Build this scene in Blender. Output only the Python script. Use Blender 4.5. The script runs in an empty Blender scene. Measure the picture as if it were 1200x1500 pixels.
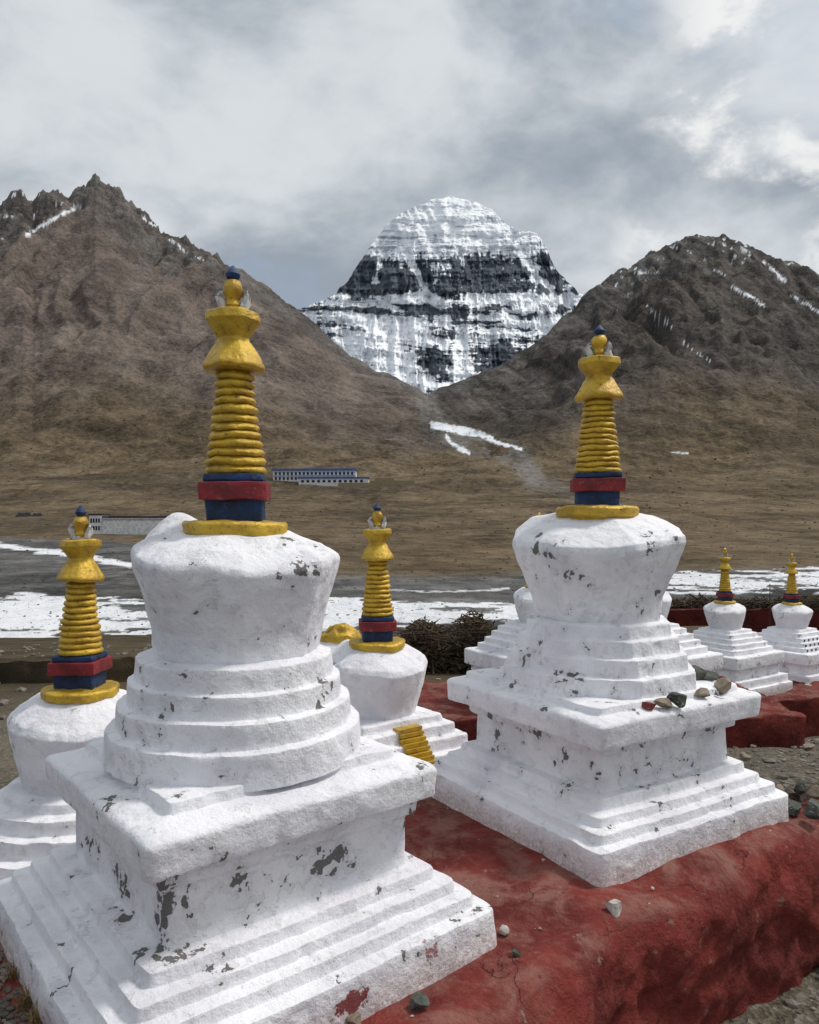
import bpy, math, random
import numpy as np
from mathutils import Vector
random.seed(3); rng=np.random.default_rng(5)
S=bpy.context.scene
S.view_settings.view_transform='Standard'
S.view_settings.look='None'; S.view_settings.exposure=0
HC=1.7; F=1100.0; YH=765.0

# ---------- noise ----------
def _h(i,j,k,s):
    i=i.astype(np.uint32);j=j.astype(np.uint32);k=k.astype(np.uint32)
    h=i*np.uint32(374761393)+j*np.uint32(668265263)+k*np.uint32(2147483647)+np.uint32(s*974711+13)
    h=(h^(h>>np.uint32(13)))*np.uint32(1274126177)
    h=(h^(h>>np.uint32(16)))*np.uint32(2246822519)
    h=h^(h>>np.uint32(15))
    return h.astype(np.float64)/4294967295.0*2-1
def noise(x,y,z=0.0,s=0):
    x,y,z=np.broadcast_arrays(np.asarray(x,float),np.asarray(y,float),np.asarray(z,float))
    xi=np.floor(x);yi=np.floor(y);zi=np.floor(z)
    fx=x-xi;fy=y-yi;fz=z-zi
    fx=fx*fx*(3-2*fx);fy=fy*fy*(3-2*fy);fz=fz*fz*(3-2*fz)
    xi=xi.astype(np.int64)+100000;yi=yi.astype(np.int64)+100000;zi=zi.astype(np.int64)+100000
    r=0
    for a in (0,1):
        for b in (0,1):
            for c in (0,1):
                w=(fx if a else 1-fx)*(fy if b else 1-fy)*(fz if c else 1-fz)
                r=r+w*_h(xi+a,yi+b,zi+c,s)
    return r
def fbm(x,y,z=0.0,o=5,g=0.5,s=0):
    r=0;a=1;t=0;x=np.asarray(x,float);y=np.asarray(y,float);z=np.asarray(z,float)
    for i in range(o):
        f=2.03**i
        c,sn=math.cos(i*.9),math.sin(i*.9)
        r=r+a*noise((x*c-y*sn)*f+i*7.3,(x*sn+y*c)*f+i*3.1,z*f,s+i);t+=a;a*=g
    return r/t
def afbm(x,y,o=4,g=0.6,s=0):
    # keeps its stretch direction in every octave
    r=0;a=1;t=0
    for i in range(o):
        f=2.03**i
        r=r+a*noise(x*f+i*7.3,y*f+i*3.1,0,s+i);t+=a;a*=g
    return r/t
def ridged(x,y,z=0.0,o=5,g=0.5,s=0):
    r=0;a=1;t=0
    for i in range(o):
        f=2.03**i
        r=r+a*(1-np.abs(noise(np.asarray(x)*f+i*7.3,np.asarray(y)*f+i*3.1,np.asarray(z)*f,s+i))*2);t+=a;a*=g
    return r/t
def ss(x,a,b):
    t=np.clip((x-a)/(b-a),0,1);return t*t*(3-2*t)
def segd(px,py,pl):
    d=np.full(np.shape(px),1e9)
    for (x0,y0),(x1,y1) in zip(pl[:-1],pl[1:]):
        dx,dy=x1-x0,y1-y0
        t=np.clip(((px-x0)*dx+(py-y0)*dy)/(dx*dx+dy*dy),0,1)
        d=np.minimum(d,np.hypot(px-x0-t*dx,py-y0-t*dy))
    return d

# ---------- mesh helpers ----------
def mk(name,V,Fc,mat,parent=None,smooth=True,col=None,sharp=None):
    me=bpy.data.meshes.new(name)
    me.from_pydata(np.asarray(V).tolist(),[],Fc if isinstance(Fc,list) else Fc.tolist())
    if smooth: me.polygons.foreach_set("use_smooth",[True]*len(me.polygons))
    if col is not None:
        at=me.color_attributes.new("Col",'FLOAT_COLOR','POINT')
        c=np.ones((len(V),4));c[:,:3]=col
        at.data.foreach_set("color",c.ravel())
    me.update()
    if sharp: me.set_sharp_from_angle(angle=math.radians(sharp))
    ob=bpy.data.objects.new(name,me)
    S.collection.objects.link(ob)
    if mat: me.materials.append(mat)
    if parent: ob.parent=parent
    return ob
def gridF(nr,nc,wrap=False):
    r=np.arange(nr-1)[:,None]; c=np.arange(nc if wrap else nc-1)[None,:]
    c2=(c+1)%nc
    return np.stack([r*nc+c,r*nc+c2,(r+1)*nc+c2,(r+1)*nc+c],-1).reshape(-1,4)
def empty(name,loc,rz):
    e=bpy.data.objects.new(name,None);e.empty_display_size=.2
    e.location=loc;e.rotation_euler=(0,0,rz);S.collection.objects.link(e);return e

# ---------- materials ----------
class NT:
    def __init__(s,name):
        s.m=bpy.data.materials.new(name);s.m.use_nodes=True
        s.t=s.m.node_tree;s.b=s.t.nodes['Principled BSDF']
    def n(s,ty,**k):
        nd=s.t.nodes.new(ty)
        for a,b in k.items(): setattr(nd,a,b)
        return nd
    def l(s,a,b): s.t.links.new(a,b)
    def set(s,inp,v):
        if isinstance(v,bpy.types.NodeSocket): s.l(v,inp)
        else: inp.default_value=v
    def noise(s,vec,scale,detail=6,rough=.55,dist=0):
        nd=s.n('ShaderNodeTexNoise');nd.inputs['Scale'].default_value=scale;nd.inputs['Detail'].default_value=detail
        nd.inputs['Roughness'].default_value=rough;nd.inputs['Distortion'].default_value=dist
        if vec is not None: s.l(vec,nd.inputs['Vector'])
        return nd.outputs['Fac']
    def vor(s,vec,scale,feature='F1',out='Distance'):
        nd=s.n('ShaderNodeTexVoronoi',feature=feature);nd.inputs['Scale'].default_value=scale
        s.l(vec,nd.inputs['Vector']);return nd.outputs[out]
    def mr(s,v,a,b,c=0.,d=1.):
        nd=s.n('ShaderNodeMapRange',interpolation_type='SMOOTHSTEP')
        s.set(nd.inputs[0],v)
        for i,x in enumerate((a,b,c,d)): nd.inputs[i+1].default_value=x
        return nd.outputs[0]
    def math(s,op,a,b=0.,clamp=False):
        nd=s.n('ShaderNodeMath',operation=op,use_clamp=clamp);s.set(nd.inputs[0],a);s.set(nd.inputs[1],b);return nd.outputs[0]
    def mix(s,f,a,b,mode='MIX'):
        nd=s.n('ShaderNodeMix',data_type='RGBA',blend_type=mode)
        s.set(nd.inputs[0],f)
        for i,x in ((6,a),(7,b)):
            if isinstance(x,tuple): nd.inputs[i].default_value=(x[0],x[1],x[2],1)
            else: s.l(x,nd.inputs[i])
        return nd.outputs[2]
    def vm(s,op,a,b):
        nd=s.n('ShaderNodeVectorMath',operation=op)
        s.set(nd.inputs[0],a);s.set(nd.inputs[1],b)
        return nd.outputs['Value'] if op in('LENGTH','DOT_PRODUCT') else nd.outputs[0]
    def bump(s,h,dist,strength=1.,prev=None):
        nd=s.n('ShaderNodeBump');nd.inputs['Distance'].default_value=dist;nd.inputs['Strength'].default_value=strength
        s.l(h,nd.inputs['Height'])
        if prev is not None: s.l(prev,nd.inputs['Normal'])
        return nd.outputs[0]
    def coord(s,w='Object'):
        nd=s.n('ShaderNodeTexCoord');return nd.outputs[w]
    def pos(s): return s.n('ShaderNodeNewGeometry').outputs['Position']
    def done(s,col,rough=.9,normal=None,spec=.25):
        s.set(s.b.inputs['Base Color'],col if not isinstance(col,tuple) else (*col,1))
        s.set(s.b.inputs['Roughness'],rough)
        s.b.inputs['Specular IOR Level'].default_value=spec
        if normal is not None: s.l(normal,s.b.inputs['Normal'])
        return s.m

def white_mat(name,patch=False,seed=0.,dirt=1.):
    T=NT(name);co=T.coord()
    co=T.vm('ADD',co,(seed,seed*.7,0.)) if seed else co
    geo=T.n('ShaderNodeNewGeometry')
    sep=T.n('ShaderNodeSeparateXYZ');T.l(T.coord(),sep.inputs[0]);z=sep.outputs[2]
    big=T.noise(co,2.6,6,.6)
    col=T.mix(T.mr(big,.40,.68),(.85,.845,.875),(.71,.70,.745))
    fine=T.noise(co,55,4,.7)
    col=T.mix(T.mr(fine,.54,.74,0,.22),col,(.52,.51,.51))
    mp=T.n('ShaderNodeMapping');mp.inputs['Scale'].default_value=(14,14,1.6);T.l(co,mp.inputs[0])
    st=T.noise(mp.outputs[0],1.6,4,.6)
    col=T.mix(T.mr(st,.58,.78,0,.32),col,(.58,.54,.50))
    cm=T.noise(co,3.1,3,.5)
    cm2=T.math('MULTIPLY',T.math('SUBTRACT',cm,.5),.45)
    zm=T.math('MULTIPLY',T.mr(z,.27,.34),T.mr(z,.56,.64,1,0))
    pt=T.mr(geo.outputs['Pointiness'],.52,.62,0,.07)
    # flat-bottomed flakes: cells of paint that have come away
    wob=T.n('ShaderNodeTexNoise');wob.inputs['Scale'].default_value=20;wob.inputs['Detail'].default_value=5;T.l(co,wob.inputs['Vector'])
    cw=T.vm('ADD',co,T.vm('MULTIPLY',wob.outputs['Color'],(.06,.06,.06)))
    vc=T.vor(cw,26,'F1','Color');sc_=T.n('ShaderNodeSeparateColor');T.l(vc,sc_.inputs[0])
    cell=sc_.outputs[0]
    fl=T.math('ADD',T.math('MULTIPLY',T.math('SUBTRACT',cell,.5),.22),T.math('ADD',T.noise(co,9,5,.6),T.math('ADD',cm2,pt)))
    fl=T.math('ADD',fl,T.math('MULTIPLY',zm,.05))
    shallow=T.mr(fl,.615,.622)
    deep=T.mr(T.math('ADD',fl,T.math('MULTIPLY',T.math('SUBTRACT',T.noise(co,45,4,.6),.5),.20)),.715,.73)
    col=T.mix(T.math('MULTIPLY',shallow,.22*dirt),col,(.50,.485,.47))
    col=T.mix(T.math('MULTIPLY',deep,.9*dirt),col,(.10,.092,.085))
    spk=T.noise(co,75,3,.6)
    col=T.mix(T.mr(spk,.69,.73,0,.6),col,(.24,.22,.20))
    col=T.mix(T.math('MULTIPLY',T.mr(z,.0,.14,.65,0),T.mr(fine,.3,.6)),col,(.45,.30,.25))
    if patch:
        d=T.vm('SUBTRACT',T.coord(),(.045,-.77,.07))
        d=T.vm('MULTIPLY',d,(13.,14.,22.))
        ln=T.vm('LENGTH',d,(0,0,0))
        ln=T.math('ADD',ln,T.math('MULTIPLY',T.math('SUBTRACT',T.noise(co,22,6,.7),.5),2.4))
        col=T.mix(T.mr(ln,.75,.85,.92,0),col,(.20,.018,.018))
        d=T.vm('SUBTRACT',T.coord(),(.40,-.77,.11))
        d=T.vm('MULTIPLY',d,(15.,14.,18.))
        ln=T.math('ADD',T.vm('LENGTH',d,(0,0,0)),T.math('MULTIPLY',T.math('SUBTRACT',T.noise(co,34,6,.7),.5),5.))
        col=T.mix(T.mr(ln,.3,.5,.75,0),col,(.28,.05,.05))
    nb=T.bump(T.noise(co,14,8,.66),.026,.85)
    hh=T.math('SUBTRACT',1.,T.math('ADD',T.math('MULTIPLY',shallow,.5),T.math('MULTIPLY',deep,.5)))
    nb=T.bump(hh,.005,1.,nb)
    return T.done(col,.88,nb,.15)
def paint(name,c1,c2,rough=.55,bump=.008,wear=(.3,.3,.3),wf=.5,sc=9.,metal=0.):
    T=NT(name);co=T.coord()
    n=T.noise(co,sc,7,.65)
    col=T.mix(T.mr(n,.38,.64),c1,c2)
    w=T.noise(co,sc*3.2,7,.7)
    col=T.mix(T.mr(w,.58,.65,0,wf),col,wear)
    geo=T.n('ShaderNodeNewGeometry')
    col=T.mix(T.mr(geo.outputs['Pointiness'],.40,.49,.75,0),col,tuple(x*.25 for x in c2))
    nb=T.bump(T.noise(co,sc*3,7,.66),bump,.9)
    T.b.inputs['Metallic'].default_value=metal
    return T.done(col,rough,nb,.4)
M_w1=white_mat('whitewash_a',True);M_w2=white_mat('whitewash_b',False,3.3);M_w3=white_mat('whitewash_c',False,7.1,.7)
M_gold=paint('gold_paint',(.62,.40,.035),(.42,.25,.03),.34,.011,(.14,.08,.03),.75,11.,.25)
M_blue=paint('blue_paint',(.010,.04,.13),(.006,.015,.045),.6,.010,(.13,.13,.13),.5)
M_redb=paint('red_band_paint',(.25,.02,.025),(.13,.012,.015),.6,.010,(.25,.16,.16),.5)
def red_mat(name='red_wash',k=1.):
    T=NT(name);co=T.pos()
    geo=T.n('ShaderNodeNewGeometry');sp=T.n('ShaderNodeSeparateXYZ');T.l(geo.outputs['Normal'],sp.inputs[0])
    up=T.mr(sp.outputs[2],.4,.9)
    n=T.noise(co,1.7,8,.6)
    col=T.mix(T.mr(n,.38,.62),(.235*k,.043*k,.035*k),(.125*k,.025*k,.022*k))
    f=T.noise(co,24,6,.7)
    col=T.mix(T.mr(f,.5,.72,0,.5),col,(.28*k,.10*k,.08*k))
    d=T.noise(co,3.3,8,.7,.4)
    col=T.mix(T.math('MULTIPLY',T.mr(d,.42,.62,0,.75),up),col,(.30*k,.15*k,.12*k))
    g=T.noise(co,9,8,.75)
    col=T.mix(T.mr(g,.61,.66,0,.65),col,(.28*k,.22*k,.19*k))
    g2=T.noise(co,14,7,.7)
    col=T.mix(T.mr(g2,.60,.66,0,.7),col,(.07*k,.02*k,.018*k))
    wob=T.n('ShaderNodeTexNoise');wob.inputs['Scale'].default_value=5;wob.inputs['Detail'].default_value=5;T.l(co,wob.inputs['Vector'])
    cw=T.vm('ADD',co,T.vm('MULTIPLY',wob.outputs['Color'],(.3,.3,.3)))
    cr=T.math('MULTIPLY',T.math('MULTIPLY',T.mr(T.vor(cw,2.0,'DISTANCE_TO_EDGE'),0,.007,1,0),T.mr(T.noise(co,2.1,3),.48,.56)),up)
    col=T.mix(T.math('MULTIPLY',cr,.6),col,(.04,.012,.012))
    nb=T.bump(T.noise(co,5,10,.66),.09,.9)
    nb=T.bump(T.math('SUBTRACT',1.,cr),.006,1.,nb)
    return T.done(col,.9,nb,.12)
M_red=red_mat();M_redd=red_mat('red_wash_far',.75)
def ground_mat():
    T=NT('terrain');co=T.pos()
    at=T.n('ShaderNodeAttribute',attribute_name='Col')
    n=T.noise(co,.011,12,.64,.2)
    n2=T.noise(co,.13,9,.66)
    f=T.math('ADD',T.mr(n,.28,.72,.55,1.4),T.mr(n2,.3,.7,-.34,.34))
    comb=T.n('ShaderNodeCombineColor')
    for i in range(3): T.l(f,comb.inputs[i])
    snowy=T.n('ShaderNodeSeparateColor');T.l(at.outputs['Color'],snowy.inputs[0])
    sn=T.mr(snowy.outputs[2],.25,.45)
    ns=T.math('SUBTRACT',1.,sn)
    mul=T.mix(1.,at.outputs['Color'],comb.outputs[0],'MULTIPLY')
    col=T.mix(sn,mul,at.outputs['Color'])
    v=T.vor(co,.045);col=T.mix(T.math('MULTIPLY',T.mr(v,.10,.24,.45,0),ns),col,(.03,.026,.022))
    v2=T.vor(co,.30);col=T.mix(T.math('MULTIPLY',T.mr(v2,.1,.24,.5,0),ns),col,(.045,.038,.03))
    v3=T.vor(T.vm('ADD',co,(13.,7.,3.)),.11);col=T.mix(T.math('MULTIPLY',T.mr(v3,.08,.16,.6,0),ns),col,(.24,.20,.16))
    nb=T.bump(T.noise(co,.014,12,.60),24,1.)
    return T.done(col,.95,nb,.1)
M_ter=ground_mat()
def gravel_mat():
    T=NT('gravel');co=T.pos()
    vc=T.vor(co,30,'F1','Color');s=T.n('ShaderNodeSeparateColor');T.l(vc,s.inputs[0])
    n=T.noise(co,1.3,7,.6)
    a=T.mix(T.mr(n,.4,.62),(.17,.145,.105),(.11,.095,.07))
    a=T.mix(T.mr(s.outputs[0],.55,.9,0,.6),a,(.28,.255,.23))
    a=T.mix(T.mr(s.outputs[1],.6,.95,0,.6),a,(.05,.045,.04))
    v2=T.vor(co,9,'F1','Distance')
    a=T.mix(T.mr(v2,.1,.25,.35,0),a,(.07,.06,.045))
    sp=T.n('ShaderNodeSeparateXYZ');T.l(co,sp.inputs[0])
    far=T.mr(sp.outputs[1],14,22)
    fc=T.mix(T.mr(T.noise(co,.25,8,.65),.38,.62),(.105,.08,.048),(.060,.048,.032))
    a=T.mix(far,a,fc)
    nb=T.bump(T.noise(co,6,8,.7),.10,.8);nb=T.bump(T.vor(co,30),.03,.8,nb)
    return T.done(a,.95,nb,.1)
M_grav=gravel_mat()
def stone_mat(name,c1,c2):
    T=NT(name);co=T.coord();col=T.mix(T.mr(T.noise(co,14,8,.65),.38,.62),c1,c2)
    col=T.mix(T.mr(T.noise(co,45,4),.62,.68,0,.6),col,(.45,.43,.38))
    return T.done(col,.85,T.bump(T.noise(co,25,8,.6),.02,.8),.2)
M_st=[stone_mat('stone_tan',(.30,.24,.18),(.18,.15,.11)),stone_mat('stone_grey',(.11,.115,.10),(.055,.06,.055)),stone_mat('stone_pale',(.50,.46,.42),(.33,.30,.27)),stone_mat('stone_red',(.22,.04,.035),(.10,.04,.035))]
def plain(name,c,r=.8,sc=.9):
    T=NT(name);co=T.pos();cc=T.mix(T.mr(T.noise(co,sc,6),.35,.65),c,tuple(x*.72 for x in c));return T.done(cc,r,None,.2)
M_wood=plain('wood_brush',(.085,.062,.04),.9,3.);M_bw=plain('building_white',(.76,.76,.76));M_bb=plain('building_blue',(.10,.17,.36));M_bd=plain('building_dark',(.03,.03,.04))
M_by=plain('building_ochre',(.33,.26,.16));M_pale=plain('horn_white',(.62,.62,.63),.9,40.);M_grass=plain('dry_grass_blade',(.34,.25,.11))

# ---------- lofts ----------
def rsec(th,R,kind):
    if kind=='c': return R*np.ones_like(th)
    if kind=='o':
        o=1/np.cos(((th+np.pi/8)%(np.pi/4))-np.pi/8); return R*(.2*1.03+.8*o)
    if kind=='h':
        o=1/np.cos(((th+np.pi/8)%(np.pi/4))-np.pi/8); return R*(.6*1.03+.4*o)
    p=kind
    return R/(np.abs(np.cos(th))**p+np.abs(np.sin(th))**p)**(1/p)
def chamfer(pr,c):
    P=[np.array(q,float) for q in pr];out=[P[0]]
    for a,b,d in zip(P[:-2],P[1:-1],P[2:]):
        u=a-b;v=d-b;lu=np.linalg.norm(u);lv=np.linalg.norm(v);u=u/lu;v=v/lv
        if np.dot(u,v)>-.9:
            cu=min(c,lu*.4);cv=min(c,lv*.4)
            p1=b+u*cu;p2=b+v*cv
            out+= [p1,(p1+p2)/2*.45+b*.55,p2]
        else: out.append(b)
    out.append(P[-1]);return out
def resample(pr,ds):
    out=[]
    for a,b in zip(pr[:-1],pr[1:]):
        n=max(1,int(np.linalg.norm(b-a)/ds))
        for i in range(n): out.append(a+(b-a)*i/n)
    out.append(pr[-1]);return np.array(out)
def loft(name,prof,kind,n,mat,parent,ds=.02,cham=.012,amp=.006,freq=7.,rot=0,seed=0,center=(0,0),fn=None,sharp=42,edge=0):
    pr=resample(chamfer(prof,cham) if cham else [np.array(q,float) for q in prof],ds)
    th=np.arange(n)/n*2*np.pi
    base=rsec(th,1.,kind)
    r=pr[:,0][:,None]*base[None,:]
    X=r*np.cos(th+rot)+center[0];Y=r*np.sin(th+rot)+center[1];Z=np.repeat(pr[:,1][:,None],n,1)
    V=np.stack([X,Y,Z],-1).reshape(-1,3)
    m=len(pr)
    V=np.vstack([V,[center[0],center[1],pr[0,1]],[center[0],center[1],pr[-1,1]]])
    if fn is not None: V=fn(V)
    if amp>0:
        q=V*freq+seed*5.7
        D=np.stack([fbm(q[:,0],q[:,1],q[:,2],4,.55,seed+k*11) for k in range(3)],-1)
        V=V+D*amp*2
        if edge:
            q=V*22+seed
            D=np.stack([noise(q[:,0],q[:,1],q[:,2],seed+k*7) for k in range(3)],-1)
            ch=ss(fbm(V[:,0]*9+seed,V[:,1]*9,V[:,2]*9,3,.5,seed+90),.34,.46)
            rad=np.stack([V[:,0],V[:,1],0*V[:,2]],-1);rad/=np.linalg.norm(rad,axis=1)[:,None]+1e-6
            V=V+D*edge-rad*(ch*.007)[:,None]
    Fc=gridF(m,n,True).tolist()
    k=m*n
    for i in range(n):
        j=(i+1)%n
        Fc.append([k,j,i]);Fc.append([k+1,(m-1)*n+i,(m-1)*n+j])
    return mk(name,V,Fc,mat,parent,sharp=sharp)

def crescent(name,r,mat,parent,center,rot):
    A=np.linspace(-math.pi*1.16,math.pi*.16,26);n=8;V=[]
    for i,a in enumerate(A):
        t=i/25;w=.36*r*math.sin(math.pi*min(max(t,.04),.96))**.6+.06*r
        c=np.array([math.cos(a)*r,0,math.sin(a)*r*1.15])
        ra=np.array([math.cos(a),0,math.sin(a)])
        for k in range(n):
            b=2*math.pi*k/n
            V.append(c+ra*w*math.cos(b)+np.array([0,1,0])*w*.9*math.sin(b))
    V=np.array(V);V+=.42*r*np.stack([fbm(V[:,0]*60,V[:,1]*60,V[:,2]*60,2,s=9+k) for k in range(3)],-1)
    c,s=math.cos(rot),math.sin(rot)
    V=np.stack([V[:,0]*c-V[:,1]*s,V[:,0]*s+V[:,1]*c,V[:,2]],-1)+np.array(center)
    return mk(name,V,gridF(26,n,True),mat,parent,sharp=35)

def spire(E,z0,kz,kr,brot,n=72,nr=12,seed=0,lean=(0,0),fine=True,jewel=M_blue):
    def L(V):
        V=V.copy();h=V[:,2]-z0;V[:,0]+=h*lean[0];V[:,1]+=h*lean[1];return V
    def P(l): return [(r*kr,z0+(z-1.645)*kz) for r,z in l]
    kw=dict(fn=L,seed=seed,ds=.012 if fine else .04)
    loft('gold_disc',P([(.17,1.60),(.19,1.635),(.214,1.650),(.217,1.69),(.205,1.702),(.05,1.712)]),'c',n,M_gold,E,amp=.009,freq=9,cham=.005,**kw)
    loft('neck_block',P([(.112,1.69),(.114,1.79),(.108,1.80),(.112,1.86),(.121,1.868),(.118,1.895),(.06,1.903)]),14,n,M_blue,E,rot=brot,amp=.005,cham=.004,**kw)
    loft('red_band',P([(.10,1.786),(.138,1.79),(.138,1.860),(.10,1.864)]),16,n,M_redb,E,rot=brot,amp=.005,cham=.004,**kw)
    pr=[(.09,1.89)]
    dz=.425/nr
    for i in range(nr):
        R=.124-(.124-.080)*i/(nr-1);zz=1.897+i*dz
        R*=1+random.uniform(-.03,.03)
        pr+=[(R-.014,zz),(R-.003,zz+dz*.14),(R+.001,zz+dz*.42),(R-.003,zz+dz*.68),(R-.016,zz+dz*.93)]
    pr+=[(.05,2.335)]
    loft('spire_rings',P(pr),'c',n,M_gold,E,cham=0,amp=.006,freq=12,fn=L,seed=seed+2,ds=.006 if fine else .02,sharp=55)
    loft('parasol',P([(.05,2.322),(.118,2.326),(.125,2.338),(.123,2.350),(.104,2.385),(.082,2.425),(.074,2.44),(.068,2.446),(.062,2.46),(.070,2.474),(.102,2.524),(.109,2.530),(.107,2.562),(.095,2.568),(.02,2.57)]),'o',n,M_gold,E,rot=brot,amp=.005,cham=.002,freq=12,**kw)
    zt=z0+(2.575-1.645)*kz;lx,ly=lean[0]*(zt-z0),lean[1]*(zt-z0)
    crescent('crescent_moon',.056*kr,M_pale,E,(lx,ly,zt+.056*kz),brot)
    loft('sun_disc',P([(.01,2.572),(.03,2.60),(.026,2.625),(.040,2.65),(.043,2.672),(.032,2.698),(.012,2.708)]),'c',24,M_gold,E,amp=.005,freq=25,cham=0,**kw)
    loft('jewel',P([(.008,2.70),(.026,2.715),(.031,2.730),(.018,2.750),(.004,2.768)]),'c',20,jewel,E,amp=.003,freq=25,cham=0,**kw)

def stupa(loc,rz,white,plinth,tiers,tk,dome,sp,n=320,ds=.018,seed=1,tilt=.12,lump=None,pk=40,trot=0,dk='h'):
    E=empty('stupa',loc,rz)
    dc=np.array([-loc[0],-loc[1]]);dc=dc/np.linalg.norm(dc)
    c,s=math.cos(-rz),math.sin(-rz);dl=np.array([dc[0]*c-dc[1]*s,dc[0]*s+dc[1]*c])
    loft('plinth',plinth,pk,n,white,E,ds=ds,cham=.008,amp=.0055,freq=3.2,seed=seed,edge=.0025)
    loft('stepped_tiers',tiers,tk,n,white,E,ds=ds*.7,cham=.007,amp=.0055,freq=3.5,seed=seed+1,rot=trot,edge=.0025)
    zlo=dome[1][1];zhi=dome[-1][1]
    def fn(V):
        V=V.copy();w=ss(V[:,2],zlo,zhi-.08)
        rr=np.hypot(V[:,0],V[:,1])
        V[:,2]-=w*tilt*(V[:,0]*dl[0]+V[:,1]*dl[1])*ss(rr,.12,.3)
        if lump:
            for (ax,ay,rad,h) in lump:
                d=np.hypot(V[:,0]-ax,V[:,1]-ay);g=np.exp(-(d/rad)**2)*ss(V[:,2],zhi-.16,zhi-.05)
                V[:,2]+=g*h
        a=np.arctan2(V[:,1],V[:,0]);q=1+.035*w*noise(a*1.8+7,seed*3.3,V[:,2]*2,seed)
        V[:,0]*=q;V[:,1]*=q
        V[:,2]+=.02*noise(a*2.2+3,seed*1.3,0,seed+3)*w*ss(rr,.15,.3)
        return V
    loft('vase_dome',dome,dk,n,white,E,ds=ds*.7,cham=.008,amp=.010,freq=3.6,seed=seed+4,fn=fn,edge=.003)
    if sp: spire(E,**sp)
    return E

PL=[(.78,-.05),(.768,.15),(.71,.158),(.706,.205),(.652,.211),(.648,.255),(.59,.26),(.586,.305),(.508,.312),(.503,.52),(.535,.524),(.54,.585),(.592,.592),(.600,.70),(.585,.715),(.475,.738),(.470,.778),(.3,.785)]
TL=[(.516,.76),(.510,.885),(.474,.892),(.470,.98),(.433,.987),(.429,1.07),(.402,1.076),(.396,1.16),(.335,1.172),(.3,1.172)]
DL=[(.30,1.13),(.322,1.175),(.334,1.28),(.366,1.41),(.394,1.51),(.406,1.565),(.398,1.588),(.33,1.625),(.2,1.66),(.05,1.67)]
RZL=math.radians(39.5);RZR=math.radians(32)
stupa((-.719,3.12,0),RZL,M_w1,PL,TL,'c',DL,dict(z0=1.645,kz=1.0,kr=1.0,brot=-RZL+math.radians(8),seed=3,lean=(-.01,.01)),seed=1,
   lump=[(-.12,.33,.11,.10)])
PR=[(.775,-.05),(.768,.145),(.72,.153),(.716,.20),(.662,.205),(.656,.25),(.60,.256),(.595,.31),(.53,.316),(.522,.51),(.56,.515),(.566,.575),(.655,.583),(.664,.70),(.65,.714),(.575,.727),(.57,.762),(.4,.768)]
TR=[(.55,.745),(.543,.855),(.505,.862),(.498,.95),(.460,.957),(.452,1.04),(.415,1.047),(.407,1.12),(.385,1.13),(.3,1.135)]
DR=[(.35,1.11),(.362,1.16),(.380,1.28),(.420,1.39),(.462,1.50),(.492,1.60),(.485,1.635),(.40,1.68),(.25,1.73),(.05,1.75)]
stupa((1.135,4.553,0),RZR,M_w2,PR,TR,'o',DR,dict(z0=1.735,kz=1.035,kr=1.12,brot=-RZR+math.radians(-8),seed=13,lean=(.01,-.01),nr=13),seed=21,tilt=.14,
   lump=[(-.25,.30,.14,.06)],dk='o')
TC=[(.66,.74),(.655,.83),(.585,.835),(.58,.92),(.51,.925),(.505,1.01),(.44,1.015),(.435,1.09),(.37,1.10),(.36,1.15),(.3,1.16)]
DC=[(.28,1.13),(.30,1.2),(.335,1.33),(.365,1.45),(.382,1.53),(.36,1.57),(.27,1.63),(.17,1.67),(.05,1.67)]
PC=[(.9,-.05),(.9,.15),(.84,.16),(.84,.3),(.72,.31),(.72,.5),(.8,.52),(.8,.72),(.78,.74),(.5,.75)]
E3=stupa((-.25,5.84,-.92),math.radians(36),M_w3,PC,TC,30,DC,dict(z0=1.645,kz=1.0,kr=1.02,brot=math.radians(-30),seed=23,n=48),n=192,ds=.025,seed=31,lump=[(-.15,.28,.1,.05)])
V=[];Fc=[]
def addbox(V,Fc,a,b):
    k=len(V)
    for z in (a[2],b[2]):
        V+= [(a[0],a[1],z),(b[0],a[1],z),(b[0],b[1],z),(a[0],b[1],z)]
    Fc+=[[k,k+3,k+2,k+1],[k+4,k+5,k+6,k+7],[k,k+1,k+5,k+4],[k+1,k+2,k+6,k+5],[k+2,k+3,k+7,k+6],[k+3,k,k+4,k+7]]
for i in range(12):
    t=i/11;y=-.70+.27*t;z=.76+.33*t;j=random.uniform(-.006,.006)
    addbox(V,Fc,(-.105+j,y-.012+j,z),(.105+j,y+.12,z+.022+.002*(i%3)))
mk('gold_stair',V,Fc,M_gold,E3,False)
E4=stupa((-1.94,4.43,-.97),math.radians(40),M_w3,PC,[(r*1.12,z) for r,z in TC],'c',DC,dict(z0=1.645,kz=1.0,kr=1.0,brot=math.radians(-40),seed=33,n=48),n=192,ds=.025,seed=41)
E5=stupa((-.66,7.1,-1.08),math.radians(36),M_w3,PC,TC,30,DC,None,n=96,ds=.05,seed=61)
loft('gold_collar_stump',[(.17,1.62),(.20,1.66),(.19,1.71),(.13,1.74),(.09,1.80),(.04,1.82)],'c',40,M_gold,E5,amp=.035,freq=7,seed=8)
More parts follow.
